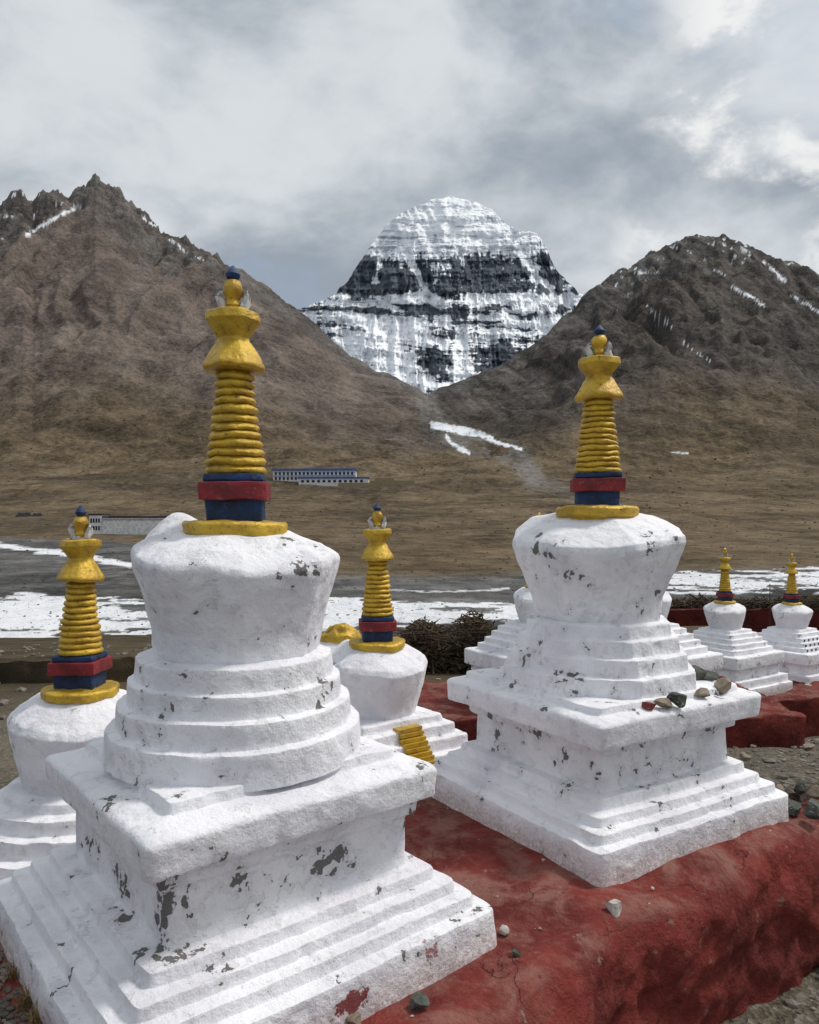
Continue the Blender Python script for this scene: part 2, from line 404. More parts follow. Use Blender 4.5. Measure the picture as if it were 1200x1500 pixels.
for (x,y,z,s) in ((1.9,11,-.92,11),(3.5,11.2,-.95,12),(6.3,15,-1.57,13),(8.35,16.4,-1.75,14)):
    e=stupa((x,y,z),math.radians(33),M_w3,PC,TC,26,DC,dict(z0=1.645,kz=1.0,kr=.95,brot=math.radians(-30),seed=s,n=32,fine=False,jewel=M_gold),n=96,ds=.05,seed=50+s)
    if s==14:
        V=[];Fc=[]
        for k,(hw,z0,z1) in enumerate([(.66,.74,.83),(.585,.83,.92),(.51,.92,1.01)]):
            m=int(hw*2/.15)
            for i in range(m):
                c=-hw+.1+(2*hw-.2)*i/(m-1);zc=(z0+z1)/2
                addbox(V,Fc,(c-.016,-hw-.012,zc-.02),(c+.016,-hw+.02,zc+.02))
        mk('niches',V,Fc,M_bd,e,False)

# ---------- near ground function ----------
O=np.array([.231,2.54]);RR=np.array([.755,.656]);NB=np.array([-.656,.755])
SE=2.92;W=1.95
BY=[25,40,60,88,140,200,300,450,700,1000,1200]
BZ=[-3.2,-5,-7.5,-11.8,-12.2,-11,-7,2,25,64,100]
def base(Y): return np.interp(Y,BY,BZ)
def st(x,y):
    dx=x-O[0];dy=y-O[1]
    return dx*RR[0]+dy*RR[1],dx*NB[0]+dy*NB[1]
def zg(x,y):
    sc,tc=st(x,y)
    R_=np.interp(y,[4,5,14,25]+BY[1:],[0.02,.0,-2.35,-3.2]+BZ[1:])
    L_=np.interp(y,[4,8,14,25]+BY[1:],[-.95,-1.25,-2.45,-3.2]+BZ[1:])
    w=ss(sc,SE,SE+.12)
    back=L_*(1-w)+R_*w
    back=np.where((sc>SE-.1)&(tc>.1),back,L_)
    fr=-.72
    a=np.where(sc>SE,ss(tc,.10,.16),ss(tc,W-.3,W-.1))
    z=fr*(1-a)+back*a
    z=z+.05*fbm(x*.9,y*.9,0,5,.55,5)*ss(np.abs(y),0,8)+.02*fbm(x*3,y*3,0,4,.5,6)+.5*fbm(x*.05,y*.05,0,4,.5,61)*ss(y,16,50)
    return z
# ---------- platform ----------
s=np.arange(-1.9,9,.025)
prof=[(-.10,-1.2)]+[(-.09,-1.2+k*.1) for k in range(1,10)]+[(-.075,-.25),(-.055,-.15),(-.03,-.06),(0.0,-.022),(.05,-.005)]+[(.06+.04*k,.0) for k in range(1,int((W-.06)/.04)+1)]+[(W+.02,-.05),(W+.04,-.2),(W+.05,-.6),(W+.05,-1.4)]
prof=resample([np.array(p) for p in prof],.028)
Sg,I=np.meshgrid(s,np.arange(len(prof)),indexing='ij')
tt=prof[I,0];zz=prof[I,1]
wig=fbm(Sg*1.3,0*Sg,zz*1.5,4,.5,3)
front=1-ss(tt,0,.22)
face=ss(-zz,.02,.15)*(tt<.5)
tt=tt+front*(wig*.16+.05*np.sin(Sg*1.7))-face*(.10*ridged(Sg*2.2,zz*2.6,0,4,.55,91)*.5+.05*fbm(Sg*6,zz*6,0,4,.6,92))
zz=zz+.030*fbm(Sg*2.2,tt*2.2,0,5,.55,8)*(zz>-.3)+front*.035*noise(Sg*2.5,3.3)
X=O[0]+Sg*RR[0]+tt*NB[0];Y=O[1]+Sg*RR[1]+tt*NB[1]
zz=np.where((Sg>SE+.05)&(tt>.14),np.minimum(zz,zg(X,Y)-.12),zz)
V=np.stack([X,Y,zz],-1).reshape(-1,3)
mk('red_platform',V,gridF(len(s),len(prof)),M_red)
loft('red_kerb',[(.10,-1.),(.11,.03),(.09,.07),(.01,.08)],20,80,M_red,None,amp=.02,freq=6,sharp=None,fn=lambda V:np.stack([O[0]+(-1.42+V[:,0])*RR[0]+(.8+V[:,1]*13)*NB[0],O[1]+(-1.42+V[:,0])*RR[1]+(.8+V[:,1]*13)*NB[1],V[:,2]],-1))
xs=np.concatenate([np.arange(-45,-4,.35),np.arange(-4,8,.06),np.arange(8,50,.35)]);ys=np.concatenate([np.arange(-8,1,.4),np.arange(1,9,.06),np.arange(9,58,.3)])
Xg,Yg=np.meshgrid(xs,ys)
Zg=zg(Xg,Yg)
mk('gravel_ground',np.stack([Xg,Yg,Zg],-1).reshape(-1,3),gridF(len(ys),len(xs)),M_grav)

# ---------- far terrain ----------
pxs=np.concatenate([np.arange(-900,-40,12),np.arange(-40,1240,2.0),np.arange(1240,2200,12)])
Ys=np.exp(np.concatenate([np.linspace(math.log(50),math.log(1150),360,endpoint=False),np.linspace(math.log(1150),math.log(3700),380)]))
LR=[(-900,520),(-500,430),(-200,350),(-60,300),(0,303),(22,286),(34,281),(48,296),(62,286),(90,276),(105,279),(120,272),(140,261),(158,274),(175,284),(200,303),(235,325),(300,362),(345,392),(400,425),(450,462),(500,503),(550,540),(600,566),(628,576),(645,568),(700,550),(735,533),(770,512),(800,490),(830,460),(880,412),(920,392),(955,366),(975,360),(990,352),(1020,347),(1045,352),(1058,349),(1070,360),(1090,363),(1140,380),(1200,404),(1320,440),(1600,500),(2200,560)]
DD=[(-900,2400),(0,2600),(140,2700),(345,2450),(500,2250),(625,1950),(700,2050),(880,2350),(1020,2650),(1200,2500),(2200,2300)]
PX,YY=np.meshgrid(pxs,Ys);U=(PX-600)/F;XX=U*YY
H0=np.interp(PX,*zip(*LR));D0=np.interp(PX,*zip(*DD))
Hc=HC+(YH-H0)/F*D0
Y0=1150.
B=base(np.minimum(YY,Y0))
t=np.clip((YY-Y0)/(D0-Y0),0,1)
pw=np.interp(PX,[0,350,620,900,1200],[1.15,1.18,1.2,1.12,1.1])
zb=base(Y0)
Z=np.where(YY<Y0,B,zb+(Hc-zb)*t**pw)
beyond=np.maximum(YY-D0,0)
Z=Z-beyond*.75
hr=np.clip((Hc-zb)/900,0.1,1)
lf=1-ss(PX,600,680)
gx=XX/210+.9*fbm(XX/330,YY/500,0,3,.5,15)
gul=ridged(gx,YY/1300,0,3,.45,16)
Z=Z+(gul-.35)*75*hr*ss(t,.05,.6)*(1-.72*ss(t,.85,1))
rid2=ridged(XX/150+.5*fbm(XX/90,YY/90,0,3,.5,31),YY/420-XX/500,0,4,.5,30)
Z=Z+(rid2-.3)*(52-36*lf)*hr*ss(t,.12,.5)*(1-.75*ss(t,.88,1))
Z=Z+fbm(XX/260,YY/260,0,7,.58,17)*(85-38*lf)*ss(t,.0,.4)*hr*(1-.6*ss(t,.9,1))
cragL=fbm(XX/45,YY/60,Z/60,5,.62,18)
side=np.where(PX<330,1.,np.where(PX>850,.45,.3))
Z=Z+cragL*60*ss(t+.06*cragL,.74,.92)*hr*side*np.interp(H0,[262,400,560],[1,.7,.25])
Z=Z+.5*fbm(XX*.05,YY*.05,0,4,.5,61)*(1-ss(YY,60,90))+fbm(XX/60,YY/60,0,5,.5,19)*np.interp(YY,[60,150,300,900,1300],[0,.12,1.0,6,14])
Z=Z+fbm(XX/220,YY/220,0,3,.5,29)*np.interp(YY,[200,500,1100],[0,2.5,16])
PY=YH-F*(Z-HC)/YY
def C(*c): return np.array(c)
def mixc(c,f,d): return c*(1-f[...,None])+np.asarray(d)*f[...,None]
n1=fbm(XX/300,YY/300,0,6,.6,40);n2=fbm(XX/120,YY/350,0,6,.6,41);n3=fbm(XX/40,YY/90,0,5,.6,42)
iso=fbm(XX/14,YY/40,0,4,.65,43)
col=np.zeros(PX.shape+(3,))+C(.128,.094,.057)
col=mixc(col,ss(n1+.3*n3,-.1,.35)*.65,C(.072,.055,.037))
col=mixc(col,ss(fbm(XX/60,YY/80,0,6,.65,43),.0,.3)*.5,C(.155,.118,.074))
col=mixc(col,ss(iso,.12,.4)*.5*ss(YY,200,300),C(.05,.038,.026))
col=mixc(col,ss(-iso,.2,.45)*.4*ss(YY,200,300),C(.17,.14,.105))
ml=ss(t+.10*n2,.06,.34)
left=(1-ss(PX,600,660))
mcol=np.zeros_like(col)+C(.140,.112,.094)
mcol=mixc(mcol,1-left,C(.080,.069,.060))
mcol=mixc(mcol,ss(n2,-.05,.35)*.50,C(.078,.062,.053))
mcol=mixc(mcol,ss(fbm(XX/70,YY/500,0,4,.6,45),.05,.35)*.45*left,C(.175,.145,.124))
rocky=ss(t+.12*n3+.10*cragL,.72,.90)
mcol=mixc(mcol,rocky*.65,C(.080,.075,.073))
mcol=mixc(mcol,rocky*ss(cragL,0,.25)*.7,C(.15,.139,.128))
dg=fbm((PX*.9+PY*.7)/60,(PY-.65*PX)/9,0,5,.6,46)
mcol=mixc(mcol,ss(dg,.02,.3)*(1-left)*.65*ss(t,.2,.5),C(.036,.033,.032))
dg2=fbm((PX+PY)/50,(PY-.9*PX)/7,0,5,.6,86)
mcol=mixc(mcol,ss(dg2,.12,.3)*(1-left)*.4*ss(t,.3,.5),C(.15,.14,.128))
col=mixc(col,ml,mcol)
foot=np.exp(-((PY-628)/28)**2)*ss(fbm(XX/80,YY/120,0,5,.6,49),-.25,.3)
col=mixc(col,foot*.55,C(.058,.044,.031))
band=ss(fbm(XX/110,YY/22,0,5,.62,47),.1,.35)*ss(YY,250,420)*(1-ss(t,0,.2))
col=mixc(col,band*.45,C(.052,.040,.027))
near=1-ss(YY,80,95)
col=mixc(col,near,C(.080,.063,.041))
rb=ss(YY+14*noise(XX/40,3.,0,48),84,92)*(1-ss(YY+30*noise(XX/60,7.,0,49)-np.interp(PX,[0,200,400,1200],[150,90,0,0]),175,205))
gy=np.zeros_like(col)+C(.105,.103,.10)
gy=mixc(gy,ss(fbm(XX/14,YY/10,0,5,.65,50),0,.3)*.6,C(.052,.051,.052))
gy=mixc(gy,ss(fbm(XX/8,YY/12,0,5,.65,150),.1,.35)*.5,C(.20,.195,.19))
col=mixc(col,rb,gy)
lay=fbm(XX/22,YY/9,0,6,.62,51)
jag=9*fbm(XX/9,YY/9,0,5,.62,52)
yc=np.interp(PX,[-300,0,230,480,620,760,980,1200,1500],[905,903,908,897,900,893,853,850,850])
hw=np.interp(PX,[-300,0,230,480,620,760,980,1200,1500],[28,32,28,24,17,11,13,16,16])
ice=1-ss(np.abs(PY+jag-yc)/hw+.4*ss(lay,.05,.3)-.2,.82,.95)
hole=ss(fbm(XX/6,YY/5,0,5,.6,53),.19,.25)
ice=ice*(1-hole*.9)*(YY>80)*(YY<420)
d=segd(PX,PY+jag*.5,[(-100,790),(0,799),(110,812),(190,828)]);ice=np.maximum(ice,1-ss(d+3*lay,3.0,5.0)*1)
d=segd(PX,PY+jag*.6,[(520,862),(640,868),(745,862)]);ice=np.maximum(ice,.8*(1-ss(d+8*np.maximum(lay,0),.8,2.2)))
ice=np.clip(ice,0,1)
col=mixc(col,ice,C(.78,.79,.82))
wj=9*fbm(PX/16,PY/16,0,5,.65,54);wk=7*fbm(PX/11,PY/6,0,4,.65,84)
d=segd(PX+wj,PY+wk*.5,[(618,570),(628,600),(640,622),(690,650),(760,668),(785,705)])
col=mixc(col,(1-ss(d+6*n3,6,26))*.85*ss(n3+.5,0,.4),C(.17,.158,.145))
d=segd(PX+wj*1.5,PY+wk*.5,[(785,700),(840,725),(900,745),(960,770)])
col=mixc(col,(1-ss(d+8*n3,3,16))*.5,C(.17,.158,.145))
dd=segd(PX+wj,PY+wk*.4,[(633,622),(665,628),(700,635),(735,650),(762,658)])
sn=1-ss(dd+np.abs(wk)*.6-np.interp(PX,[630,680,740],[3.5,5.0,1.0]),1.,2.6)
sn=np.maximum(sn,1-ss(segd(PX+wj,PY+wk*.4,[(655,638),(668,652),(684,664)])+np.abs(wk)*.5,2.5,4))
sn=np.maximum(sn,.9*(1-ss(segd(PX,PY,[(985,662),(1008,664)])+.3*np.abs(wk),.8,2)))
for pl,wd in (([(38,345),(70,326),(108,306)],3.4),([(120,300),(92,312)],2.5),([(248,352),(272,370)],2.4),([(283,375),(296,380)],2),([(205,318),(228,330)],2),([(1118,383),(1150,412)],3),([(1075,420),(1120,446)],2.6),([(1160,432),(1200,458)],2),([(1085,362),(1100,372)],2.2),([(945,445),(985,480)],1.4),([(1045,395),(1062,402)],1.5),([(1000,500),(1040,530)],1.1)):
    dd=segd(PX+wj*.8,PY+wk*.6,pl)+np.abs(wk)*.35
    sn=np.maximum(sn,1-ss(dd,wd*.5,wd*1.0))
sn=np.maximum(sn,ss(fbm(PX/9,PY/5,0,4,.6,56),.40,.47)*ss(t,.75,.95)*((PX<120)|(PX>900)))
sn=sn*(beyond<60)
col=mixc(col,np.clip(sn,0,1),C(.74,.76,.80))
nv=np.stack([XX,YY,Z],-1).reshape(-1,3)
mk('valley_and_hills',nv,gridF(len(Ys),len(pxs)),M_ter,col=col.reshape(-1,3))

# ---------- snow mountain ----------
KX=np.arange(330,1000,1.1)
KL=[(330,500),(400,470),(435,454),(452,447),(470,441),(492,430),(500,419),(510,412),(518,396),(530,380),(546,354),(556,344),(563,333),(575,322),(590,310),(604,303),(618,299),(632,292),(650,290),(660,286),(672,290),(684,292),(703,298),(720,307),(733,319),(741,326),(757,337),(772,338),(788,343),(797,354),(802,364),(806,378),(818,398),(830,410),(848,428),(880,450),(930,480),(1000,520)]
nrow=480
K,Rw=np.meshgrid(KX,np.linspace(0,1,nrow))
hc=np.interp(K,*zip(*KL))+3.0*fbm(K/7,0,0,4,.65,60)*(1-np.exp(-((K-660)/40)**2)*.6)
yb=600.
fr=Rw
PYk=yb+(hc-yb)*np.minimum(fr*1.06,1.)
back=np.maximum(fr*1.06-1,0)/.06
warp=8*fbm(K/75,PYk/60,0,4,.5,62)+2.5*fbm(K/14,PYk/14,0,3,.6,162)
q=PYk-.10*(K-660)*ss(PYk,420,470)+warp+np.abs(K-640)*.05*ss(PYk,460,520)
def saw(v): f=v-np.floor(v);return ss(f,.0,.62)-f
Yk=6200+ (yb-PYk)*6.6+ 2.2*np.abs(K-650)+ 75*saw(q/21.)+24*saw(q/7.3)
flute=ridged(K/15+.6*fbm(K/30,PYk/60,0,3,.5,64),PYk/60,0,5,.58,65)
Yk=Yk-(flute-.3)*150*ss(PYk,320,400)-fbm(K/45,PYk/45,0,6,.6,66)*190
Yk=Yk-110*ridged(K/45+(PYk-290)/110*np.sign(K-655),PYk/160,0,3,.5,166)*(1-ss(PYk,360,400))
Yk=Yk+back*900
g1=segd(K+4*fbm(K/9,PYk/9,0,3,.5,81),PYk,[(578,338),(596,368),(612,402),(630,438)])
g2=segd(K+4*fbm(K/9,PYk/9,0,3,.5,82),PYk,[(748,338),(765,368),(785,402),(812,428)])
g3=segd(K+4*fbm(K/9,PYk/9,0,3,.5,83),PYk,[(556,385),(550,410),(553,440)])
Yk=Yk+70*np.exp(-(g1/6)**2)+70*np.exp(-(g2/6)**2)
Zk=HC+(YH-PYk)/F*Yk-back*900
bias=np.interp(PYk,[287,325,350,366,382,400,428,436,444,452,460,470,490,505,520,540,560,600],[1.3,1.05,.85,.55,-.02,-.28,-.15,.55,.40,-.12,.10,.45,.25,.50,.30,.20,.3,.4])
s1=afbm(K/60,q/7.5,4,.62,67);s2=afbm(K/5.5,PYk/36,4,.62,68);s3=fbm(K/24,PYk/18,0,6,.62,69)
iso=fbm(K/5,PYk/5,0,4,.6,88)
wstr=np.interp(PYk,[300,380,430,450,600],[.7,.6,.8,1.35,1.1])
wv=np.interp(PYk,[300,380,430,450,500,600],[.35,.9,.8,.45,.7,.9])
m=bias+wstr*s1+wv*s2+.75*s3+.30*iso-.30*(flute-.3)*ss(PYk,350,420)
m+=1.3*np.exp(-(g1/4.5)**2)+1.1*np.exp(-(g2/4)**2)+.8*np.exp(-(g3/4)**2)
for (cx,cy,rx,ry,a) in ((700,400,50,28,-.5),(582,412,26,22,-.45),(520,425,30,26,-.5),(718,522,30,32,-.75),(640,535,24,26,-.8),(800,372,20,24,-.35),(770,358,22,14,-.35),(810,440,25,16,-.0),(470,452,30,12,-.35),(555,505,55,30,.6),(600,556,34,10,1.1),(680,548,14,14,.7),(560,366,24,14,.3),(755,465,50,12,.25),(640,350,45,32,.4),(775,520,26,28,-.3),(640,470,50,10,-.25),(660,455,60,7,-.35),(600,335,30,30,.3),(530,398,10,22,-.5)):
    m+=a*1.25*np.exp(-((K-cx)/rx)**2-((PYk-cy)/ry)**2)
snow=ss(m,-.03,.12)
rock=np.zeros(K.shape+(3,))+C(.078,.092,.114)
rock=mixc(rock,ss(s1+s2,0,.5)*.5,C(.042,.050,.065))
rock=mixc(rock,ss(iso+s3,.1,.6)*.45,C(.15,.16,.185))
kc=mixc(rock,snow,C(.90,.92,.95))
thin=ss(afbm(K/30,q/2.2,2,.6,74)+.5*s2+.35*iso,.22,.42)*np.interp(PYk,[290,315,375,400],[.25,.65,.75,0])
kc=mixc(kc,thin*snow,C(.26,.30,.37))
T=NT('snow_rock');at=T.n('ShaderNodeAttribute',attribute_name='Col')
M_k=T.done(at.outputs['Color'],.85,T.bump(T.noise(T.pos(),.010,9,.62),30,.9),.2)
mk('snow_mountain',np.stack([(K-600)/F*Yk,Yk,Zk],-1).reshape(-1,3),gridF(nrow,len(KX)),M_k,col=kc.reshape(-1,3))

# ---------- buildings ----------
def gz(px,Y):
    i=np.argmin(np.abs(pxs-px));return float(np.interp(Y,Ys,Z[:,i]))
def bbox(name,par,boxes,mat):
    V=[];Fc=[]
    for a,b in boxes: addbox(V,Fc,a,b)
    return mk(name,V,Fc,mat,par,False)
YB=860;x0=(400-600)/F*YB;z0=HC+(YH-706)/F*YB
E=empty('monastery_guesthouse',(x0,YB,z0),math.radians(-3))
LW=95
bbox('walls',E,[((0,0,-14),(LW,12,13))],M_bw)
bbox('roof',E,[((-1.5,-1.8,13.02),(LW+1.5,13.5,15.2))],M_bb)
w=[];fr_=[]
for fl in range(2):
    for i in range(20):
        xa=2.2+i*4.62
        w.append(((xa,-.25,2.4+fl*5.6),(xa+2.3,.3,5.0+fl*5.6)))
        fr_.append(((xa-.3,-.5,5.1+fl*5.6),(xa+2.6,.3,5.8+fl*5.6)))
bbox('windows',E,w,M_bd);bbox('window_lintels',E,fr_,M_bb)
bbox('blue_band',E,[((0,-.6,6.6),(LW,-.02,7.2))],M_bb)
bbox('annex_walls',E,[((34,-22,-14),(112,-12,2.4))],M_bw)
bbox('annex_roof',E,[((33,-23,2.42),(113,-11,4.2))],M_bb)
bbox('annex_windows',E,[((37+i*6,-22.3,-1.8),(40+i*6,-21.9,.8)) for i in range(12)],M_bd)
bbox('yard_wall',E,[((113.1,-14,-14),(163,-13,.5)),((80,-34,-16),(163,-33,-3.0)),((118,-12,-12),(140,-4,3.4))],M_by)
YB=352;x0=(131-600)/F*YB;z0=HC+(YH-781)/F*YB
E=empty('long_white_house',(x0,YB,z0),math.radians(-7))
bbox('walls',E,[((0,0,-4),(5.6,7,8.4)),((5.62,.8,-4),(38,6,7.2))],M_bw)
bbox('roof',E,[((-.3,-.4,8.45),(6,7.3,9.0)),((6.05,.3,7.25),(38.4,6.4,7.9))],M_bd)
bbox('windows',E,[((.5+i*1.3,-.12,1.4+fl*3.5),(1.3+i*1.3,.1,3.4+fl*3.5)) for i in range(4) for fl in range(2)],M_bd)
bbox('cornice_line',E,[((6.05,.62,6.1),(38,.78,6.45))],M_by)
E=empty('yak_hair_tent',((25-600)/F*480,480,gz(25,480)),0)
def ridge(name,par,L,Wd,Hh,mat,off=0):
    V=[(off,-Wd,-.5),(off+L,-Wd,-.5),(off+L,Wd,-.5),(off,Wd,-.5),(off+L*.12,0,Hh),(off+L*.5,0,Hh*.85),(off+L*.88,0,Hh)]
    Fc=[[0,1,6,5,4],[2,3,4,5,6],[0,4,3],[1,2,6]]
    mk(name,V,Fc,mat,par,False)
ridge('canopy_a',E,9,3,2.6,M_bd);ridge('canopy_b',E,6,2.5,2.2,M_bd,10)

def terrace(name,cx,cy,lx,ly,zt,zb,rz,mat=M_redd,seed=0):
    f=lambda V:np.stack([V[:,0]*lx,V[:,1]*ly,V[:,2]],-1)
    E=loft(name,[(1.0,zb),(1.0,zt-.02),(.99,zt),(.3,zt)],40,240,mat,None,ds=.08,cham=0.02,amp=.05,freq=2.,fn=f,seed=seed,sharp=None)
    E.location=(cx,cy,0);E.rotation_euler=(0,0,rz);return E
terrace('red_terrace_wall',2.7,11.3,2.7,1.3,-.93,-3.2,math.radians(4),seed=5)
terrace('red_terrace_wall',9.2,16.4,4.6,1.6,-1.60,-3.8,math.radians(18),seed=6)
terrace('lower_terrace',-1.0,6.3,2.6,1.6,-.90,-2.2,math.radians(25),M_w3,seed=7)
terrace('low_mud_wall',-11,22,5,.35,-2.3,-4,math.radians(10),M_grav,seed=8)
terrace('red_courtyard_wall',15.5,27,7.2,.5,-1.35,-4.6,math.radians(4),red_mat('red_wash_dark',.45),seed=9)  # this wall has a darker red wash of its own

def sticks(name,cx,cy,cz,lx,ly,h,n,seed):
    r=np.random.default_rng(seed);V=[];Fc=[]
    for i in range(n):
        u=r.uniform(-1,1);v=r.uniform(-1,1);w=r.uniform(0,1)
        top=h*(1-.45*abs(u)**2.5)*(.85+.15*math.sin(u*9+seed))
        p=np.array([u*lx,v*ly,w*top]);a=r.normal(0,.5);b=r.normal(0,.35)
        if r.random()<.5:a+=1.57
        L=r.uniform(.12,.38);d=np.array([math.cos(a)*math.cos(b),math.sin(a)*math.cos(b),math.sin(b)])
        q=np.cross(d,[0,0,1.]);q/=np.linalg.norm(q)+1e-6;q2=np.cross(d,q);rr=r.uniform(.012,.035);k=len(V)
        for e in (-1,1):
            for m in range(4):
                an=m*math.pi/2;V.append(p+d*L*e+(q*math.cos(an)+q2*math.sin(an))*rr*(1 if e<0 else .5))
        for m in range(4): Fc.append([k+m,k+(m+1)%4,k+4+(m+1)%4,k+4+m])
        Fc.append([k,k+1,k+2,k+3]);Fc.append([k+7,k+6,k+5,k+4])
    V=np.array(V)+np.array([cx,cy,cz]);return mk(name,V,Fc,M_wood,None,False)
sticks('firewood_pile',2.0,25,-3.3,2.7,1.2,1.95,4200,1)
sticks('firewood_pile',15.5,27,-1.4,7.1,.5,.40,2600,2)
E=empty('dark_shed',(8.3,22,-3.1),math.radians(5))
bbox('walls',E,[((0,0,-.5),(2.0,1.6,1.35))],M_bd);bbox('flat_roof',E,[((-.15,-.15,1.37),(2.2,1.8,1.5))],M_wood)
def pole(x,y,zb,zt,r=.02,lean=0):
    loft('wooden_pole',[(r,zb),(r*.7,zt)],'c',8,M_wood,None,ds=.5,cham=0,amp=0,sharp=None,fn=lambda V:V+np.stack([lean*(V[:,2]-zb)+x,0*V[:,0]+y,0*V[:,0]],-1))
pole(12.0,25,-3.5,-.35);pole(12.8,24.5,-3.5,-.6,.02,.1);pole(13.9,25,-3.5,-.8)
def wire(a,b,sag=.25,r=.010):
    a=np.array(a);b=np.array(b);n=12;V=[]
    for i in range(n+1):
        t=i/n;p=a*(1-t)+b*t;p[2]-=sag*4*t*(1-t)
        for k in range(4): V.append(p+np.array([0,math.cos(k*math.pi/2),math.sin(k*math.pi/2)])*r)
    mk('wire',V,gridF(n+1,4,True),M_wood)
wire((12.0,25,-.38),(13.9,25,-.85));wire((12.0,25,-.38),(9.9,24,-1.0))

# ---------- stones ----------
import bmesh
def icos(sub):
    bm=bmesh.new();bmesh.ops.create_icosphere(bm,subdivisions=sub,radius=1)
    V=np.array([v.co[:] for v in bm.verts]);Fc=[[v.index for v in f.verts] for f in bm.faces];bm.free();return V,Fc
IV,IF=icos(4)
def stone(x,y,z,r,mat,seed,name='stone'):
    V=IV.copy();q=V*1.1+seed*3.7
    rg_=np.random.default_rng(seed)
    for k in range(14):
        nrm=rg_.normal(size=3);nrm/=np.linalg.norm(nrm);dd=V@nrm-rg_.uniform(.45,.8)
        V=V-np.outer(np.maximum(dd,0),nrm)
    V*=np.array([1,rg_.uniform(.7,.95),rg_.uniform(.6,.85)])
    V+=.05*np.stack([fbm(q[:,0]*2,q[:,1]*2,q[:,2]*2,4,s=k+seed) for k in range(3)],-1)
    V*=r;V[:,2]+=-V[:,2].min()-.01*r
    o=mk(name,V,IF,mat,None,True,sharp=30);o.location=(x,y,z);o.rotation_euler=(0,0,rg_.uniform(0,6));return o
def onplane(px,py,z):
    Y=F*(HC-z)/(py-YH);return (px-600)/F*Y,Y
for i,(px,py,z,r,m) in enumerate([(900,1340,0,.046,2),(755,1402,0,.026,1),(738,1368,0,.034,2),(611,1478,0,.046,1),(520,1502,0,.04,0),(812,1330,0,.012,2),(790,1362,0,.010,0),
   (951,1040,.72,.044,3),(972,1038,.72,.052,0),(992,1036,.72,.060,1),(1027,1024,.72,.064,0),(1022,1001,.74,.07,1),(1060,1016,.72,.075,0),(1040,1000,.74,.075,1),(1012,1001,.74,.055,1),(1000,992,.74,.06,0),(1048,1008,.72,.05,2),
   (1160,1190,.0,.07,1),(1190,1200,.0,.09,1),(1172,1165,.0,.07,1),(1140,1160,.0,.05,0),(1198,1172,.02,.07,0),(1090,1115,-.05,.05,0),(1185,1100,-.6,.08,0)]):
    x,y=onplane(px,py,z);stone(x,y,z,r,M_st[m],i+1)
v0,f0=icos(1);f0=np.array(f0)
def rubble(name,pts,mat):
    V=[];Fc=[]
    for i,(x,y,z,r) in enumerate(pts):
        sc=rng.uniform(.6,1.1,3)*r;sc[2]*=.6
        a=rng.uniform(0,6.28);w=v0*(1+rng.uniform(-.22,.22,(len(v0),1)))*sc
        w=np.stack([w[:,0]*math.cos(a)-w[:,1]*math.sin(a),w[:,0]*math.sin(a)+w[:,1]*math.cos(a),w[:,2]],-1)+np.array([x,y,z+r*.2])
        Fc.append(f0+len(v0)*i);V.append(w)
    return mk(name,np.vstack(V),np.vstack(Fc),mat,None,False)
def field(n,xr,yr,rr,cond):
    out=[]
    x=rng.uniform(*xr,n);y=rng.uniform(*yr,n);z=zg(x,y);sc,tc=st(x,y);r=rr[0]+(rr[1]-rr[0])*rng.random(n)**4
    for a in zip(x,y,z,r,sc,tc):
        if cond(a[4],a[5]): out.append(a[:4])
    return out
T=NT('rubble_stone');co=T.pos();cc=T.vor(co,6,'F1','Color');s_=T.n('ShaderNodeSeparateColor');T.l(cc,s_.inputs[0])
M_rub=T.done(T.mix(s_.outputs[0],(.08,.075,.066),(.25,.215,.18)),.9,T.bump(T.noise(co,30,6),.01),.2)
rubble('rubble',field(3200,(0,6),(1.4,5.5),(.01,.10),lambda s,t:t<-.16),M_rub)
rubble('gravel_stones',field(3000,(2,10),(4.5,14),(.008,.06),lambda s,t:s>SE+.1 and t>.2),M_rub)
rubble('field_stones',field(2500,(-22,22),(9,45),(.02,.22),lambda s,t:t>2.4),M_rub)
gp=[]
for i in range(900):
    sc=rng.uniform(-1.34,-1.10);tc=rng.uniform(-.1,1.9);gp.append((O[0]+sc*RR[0]+tc*NB[0],O[1]+sc*RR[1]+tc*NB[1],.0,rng.uniform(.005,.02)))
rubble('gravel_strip',gp,M_rub)
gp=[]
for i in range(320):
    sc=rng.uniform(-1.0,SE);tc=rng.uniform(.03,1.9)
    gp.append((O[0]+sc*RR[0]+tc*NB[0],O[1]+sc*RR[1]+tc*NB[1],.004,.002+.010*rng.random()**4))
rubble('plaster_chips',gp,M_st[2])
gp=[]
lo_=math.log(90);hi_=math.log(1600)
for i in range(9000):
    Yb=math.exp(rng.uniform(lo_,hi_));pb=rng.uniform(-200,1400)
    ip=int(np.argmin(np.abs(pxs-pb)));iy=min(int(np.searchsorted(Ys,Yb)),len(Ys)-1)
    rr=(.0007+.0022*rng.random()**5)*Ys[iy]*.8
    gp.append((XX[iy,ip],Ys[iy],Z[iy,ip],rr))
T=NT('boulder_stone');co=T.pos();cc=T.vor(co,.05,'F1','Color');s_=T.n('ShaderNodeSeparateColor');T.l(cc,s_.inputs[0])
M_bo=T.done(T.mix(s_.outputs[0],(.05,.042,.034),(.17,.145,.12)),.95,None,.1)
rubble('boulders',gp,M_bo)
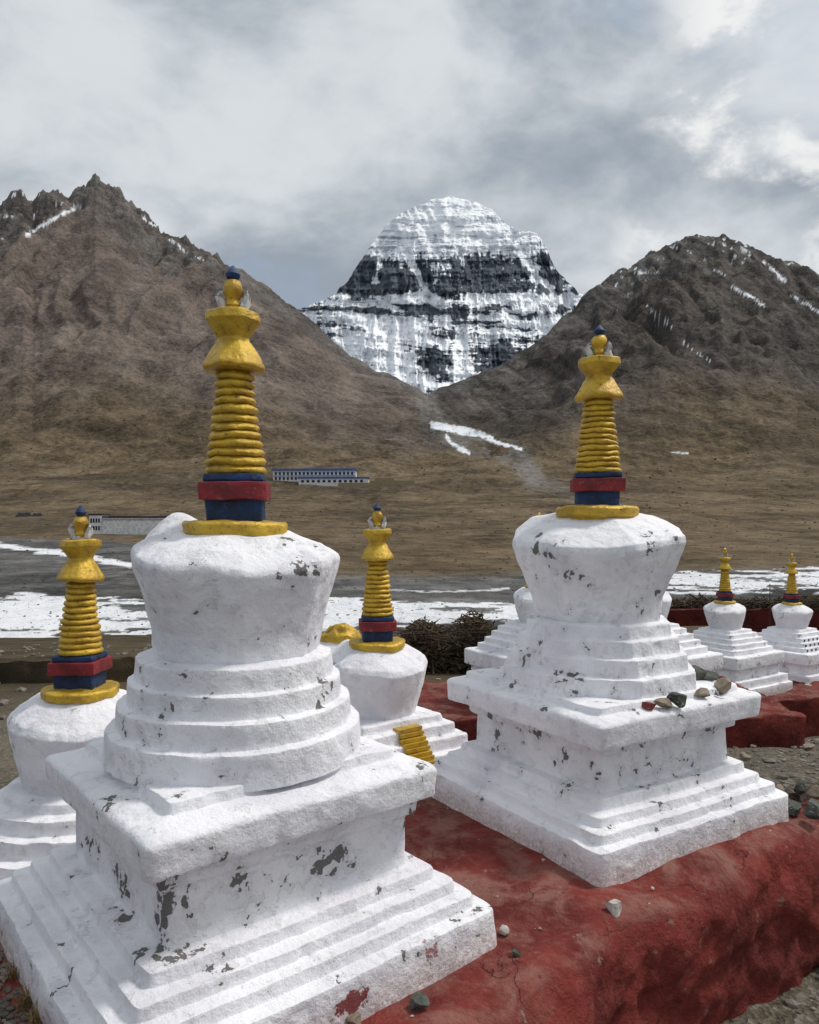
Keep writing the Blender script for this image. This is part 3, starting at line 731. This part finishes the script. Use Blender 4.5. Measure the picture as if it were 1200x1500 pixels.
def tuft(x,y,z,n,h,seed):
    r=np.random.default_rng(seed);V=[];Fc=[]
    for i in range(n):
        a=r.uniform(0,6.28);l=r.uniform(.5,1)*h;o=r.uniform(.2,.9)*h
        bx=x+r.normal(0,.02);by=y+r.normal(0,.02);w=.0016
        p=np.array([-math.sin(a),math.cos(a),0])*w;d=np.array([math.cos(a),math.sin(a),0]);k=len(V);b=np.array([bx,by,z])
        m_=b+d*o*.4+np.array([0,0,l*.65]);e=b+d*o+np.array([0,0,l])
        V+=[b-p,b+p,m_+p,m_-p,e];Fc+=[[k,k+1,k+2,k+3],[k+3,k+2,k+4]]
    mk('dry_grass',V,Fc,M_grass,None,False)
for i,(px,py,z) in enumerate([(45,1470,0),(60,1500,0),(30,1430,0)]):
    x,y=onplane(px,py,z);tuft(x,y,z,130,.06,i)

# ---------- light ----------
SAZ=math.radians(74);SEL=math.radians(56)
d=Vector((math.sin(SAZ)*math.cos(SEL),math.cos(SAZ)*math.cos(SEL),math.sin(SEL)))
L=bpy.data.lights.new('sun','SUN');L.energy=2.5;L.angle=math.radians(10);L.color=(1,.96,.90)
lo=bpy.data.objects.new('sun',L);S.collection.objects.link(lo);lo.rotation_euler=(-d).to_track_quat('-Z','Y').to_euler()
Wd=bpy.data.worlds.new('World');S.world=Wd;Wd.use_nodes=True;T=NT.__new__(NT);T.t=Wd.node_tree
bg=Wd.node_tree.nodes['Background'];bg.inputs['Strength'].default_value=.1
sky=T.n('ShaderNodeTexSky',sky_type='NISHITA');sky.sun_disc=False;sky.sun_elevation=SEL;sky.sun_rotation=SAZ;sky.altitude=4500
g=T.coord('Generated')
sp=T.n('ShaderNodeSeparateXYZ');T.l(g,sp.inputs[0])
cv=T.vm('MULTIPLY',g,(1.,1.,1.7))
wb=T.n('ShaderNodeTexNoise');wb.inputs['Scale'].default_value=3.;wb.inputs['Detail'].default_value=3;T.l(cv,wb.inputs['Vector'])
cv=T.vm('ADD',cv,T.vm('MULTIPLY',wb.outputs['Color'],(.16,.16,.16)))
nA=T.noise(cv,3.6,10,.56);nB=T.noise(T.vm('ADD',cv,(4.3,1.7,2.)),1.7,4,.5)
nC=T.noise(T.vm('ADD',cv,(9.3,1.1,5.)),5.5,11,.58)
right=T.mr(sp.outputs[0],.12,.42)
v=T.math('ADD',T.math('MULTIPLY',nA,.58),T.math('MULTIPLY',nB,.42))
v=T.math('ADD',v,T.mr(sp.outputs[2],.22,.52,-.05,.06))
cl=T.mix(T.mr(v,.41,.60),(3.15,3.65,4.25),(6.8,7.2,7.5))
hole=T.mr(T.noise(T.vm('ADD',cv,(2.1,8.8,1.)),2.6,6,.52),.55,.68,0,.5)
skc=T.mix(1.,sky.outputs[0],(1.6,1.7,1.8),'MULTIPLY')
cl=T.mix(hole,cl,T.mix(.65,skc,(4.3,5.1,6.3)))
hi=T.math('MULTIPLY',T.mr(nC,.46,.57),T.mr(T.math('ADD',right,T.math('MULTIPLY',nB,.6)),.62,1.05))
cl=T.mix(T.math('MULTIPLY',hi,.9),cl,(9.0,9.0,8.95))
nD=T.noise(T.vm('ADD',cv,(9.28,1.1,5.07)),5.5,6,.55)
und=T.math('MULTIPLY',T.mr(T.math('SUBTRACT',nD,nC),-.01,.07),hi)
cl=T.mix(T.math('MULTIPLY',und,.7),cl,(5.0,5.4,5.9))
T.l(cl,bg.inputs['Color'])

# ---------- camera ----------
cam=bpy.data.cameras.new('camera');co=bpy.data.objects.new('camera',cam);S.collection.objects.link(co)
co.location=(0,0,HC);co.rotation_euler=(math.radians(90),0,0)
cam.sensor_fit='HORIZONTAL';cam.sensor_width=36;cam.lens=36*F/1200;cam.shift_y=(YH-750)/1200
cam.clip_end=30000;cam.clip_start=.05
S.camera=co
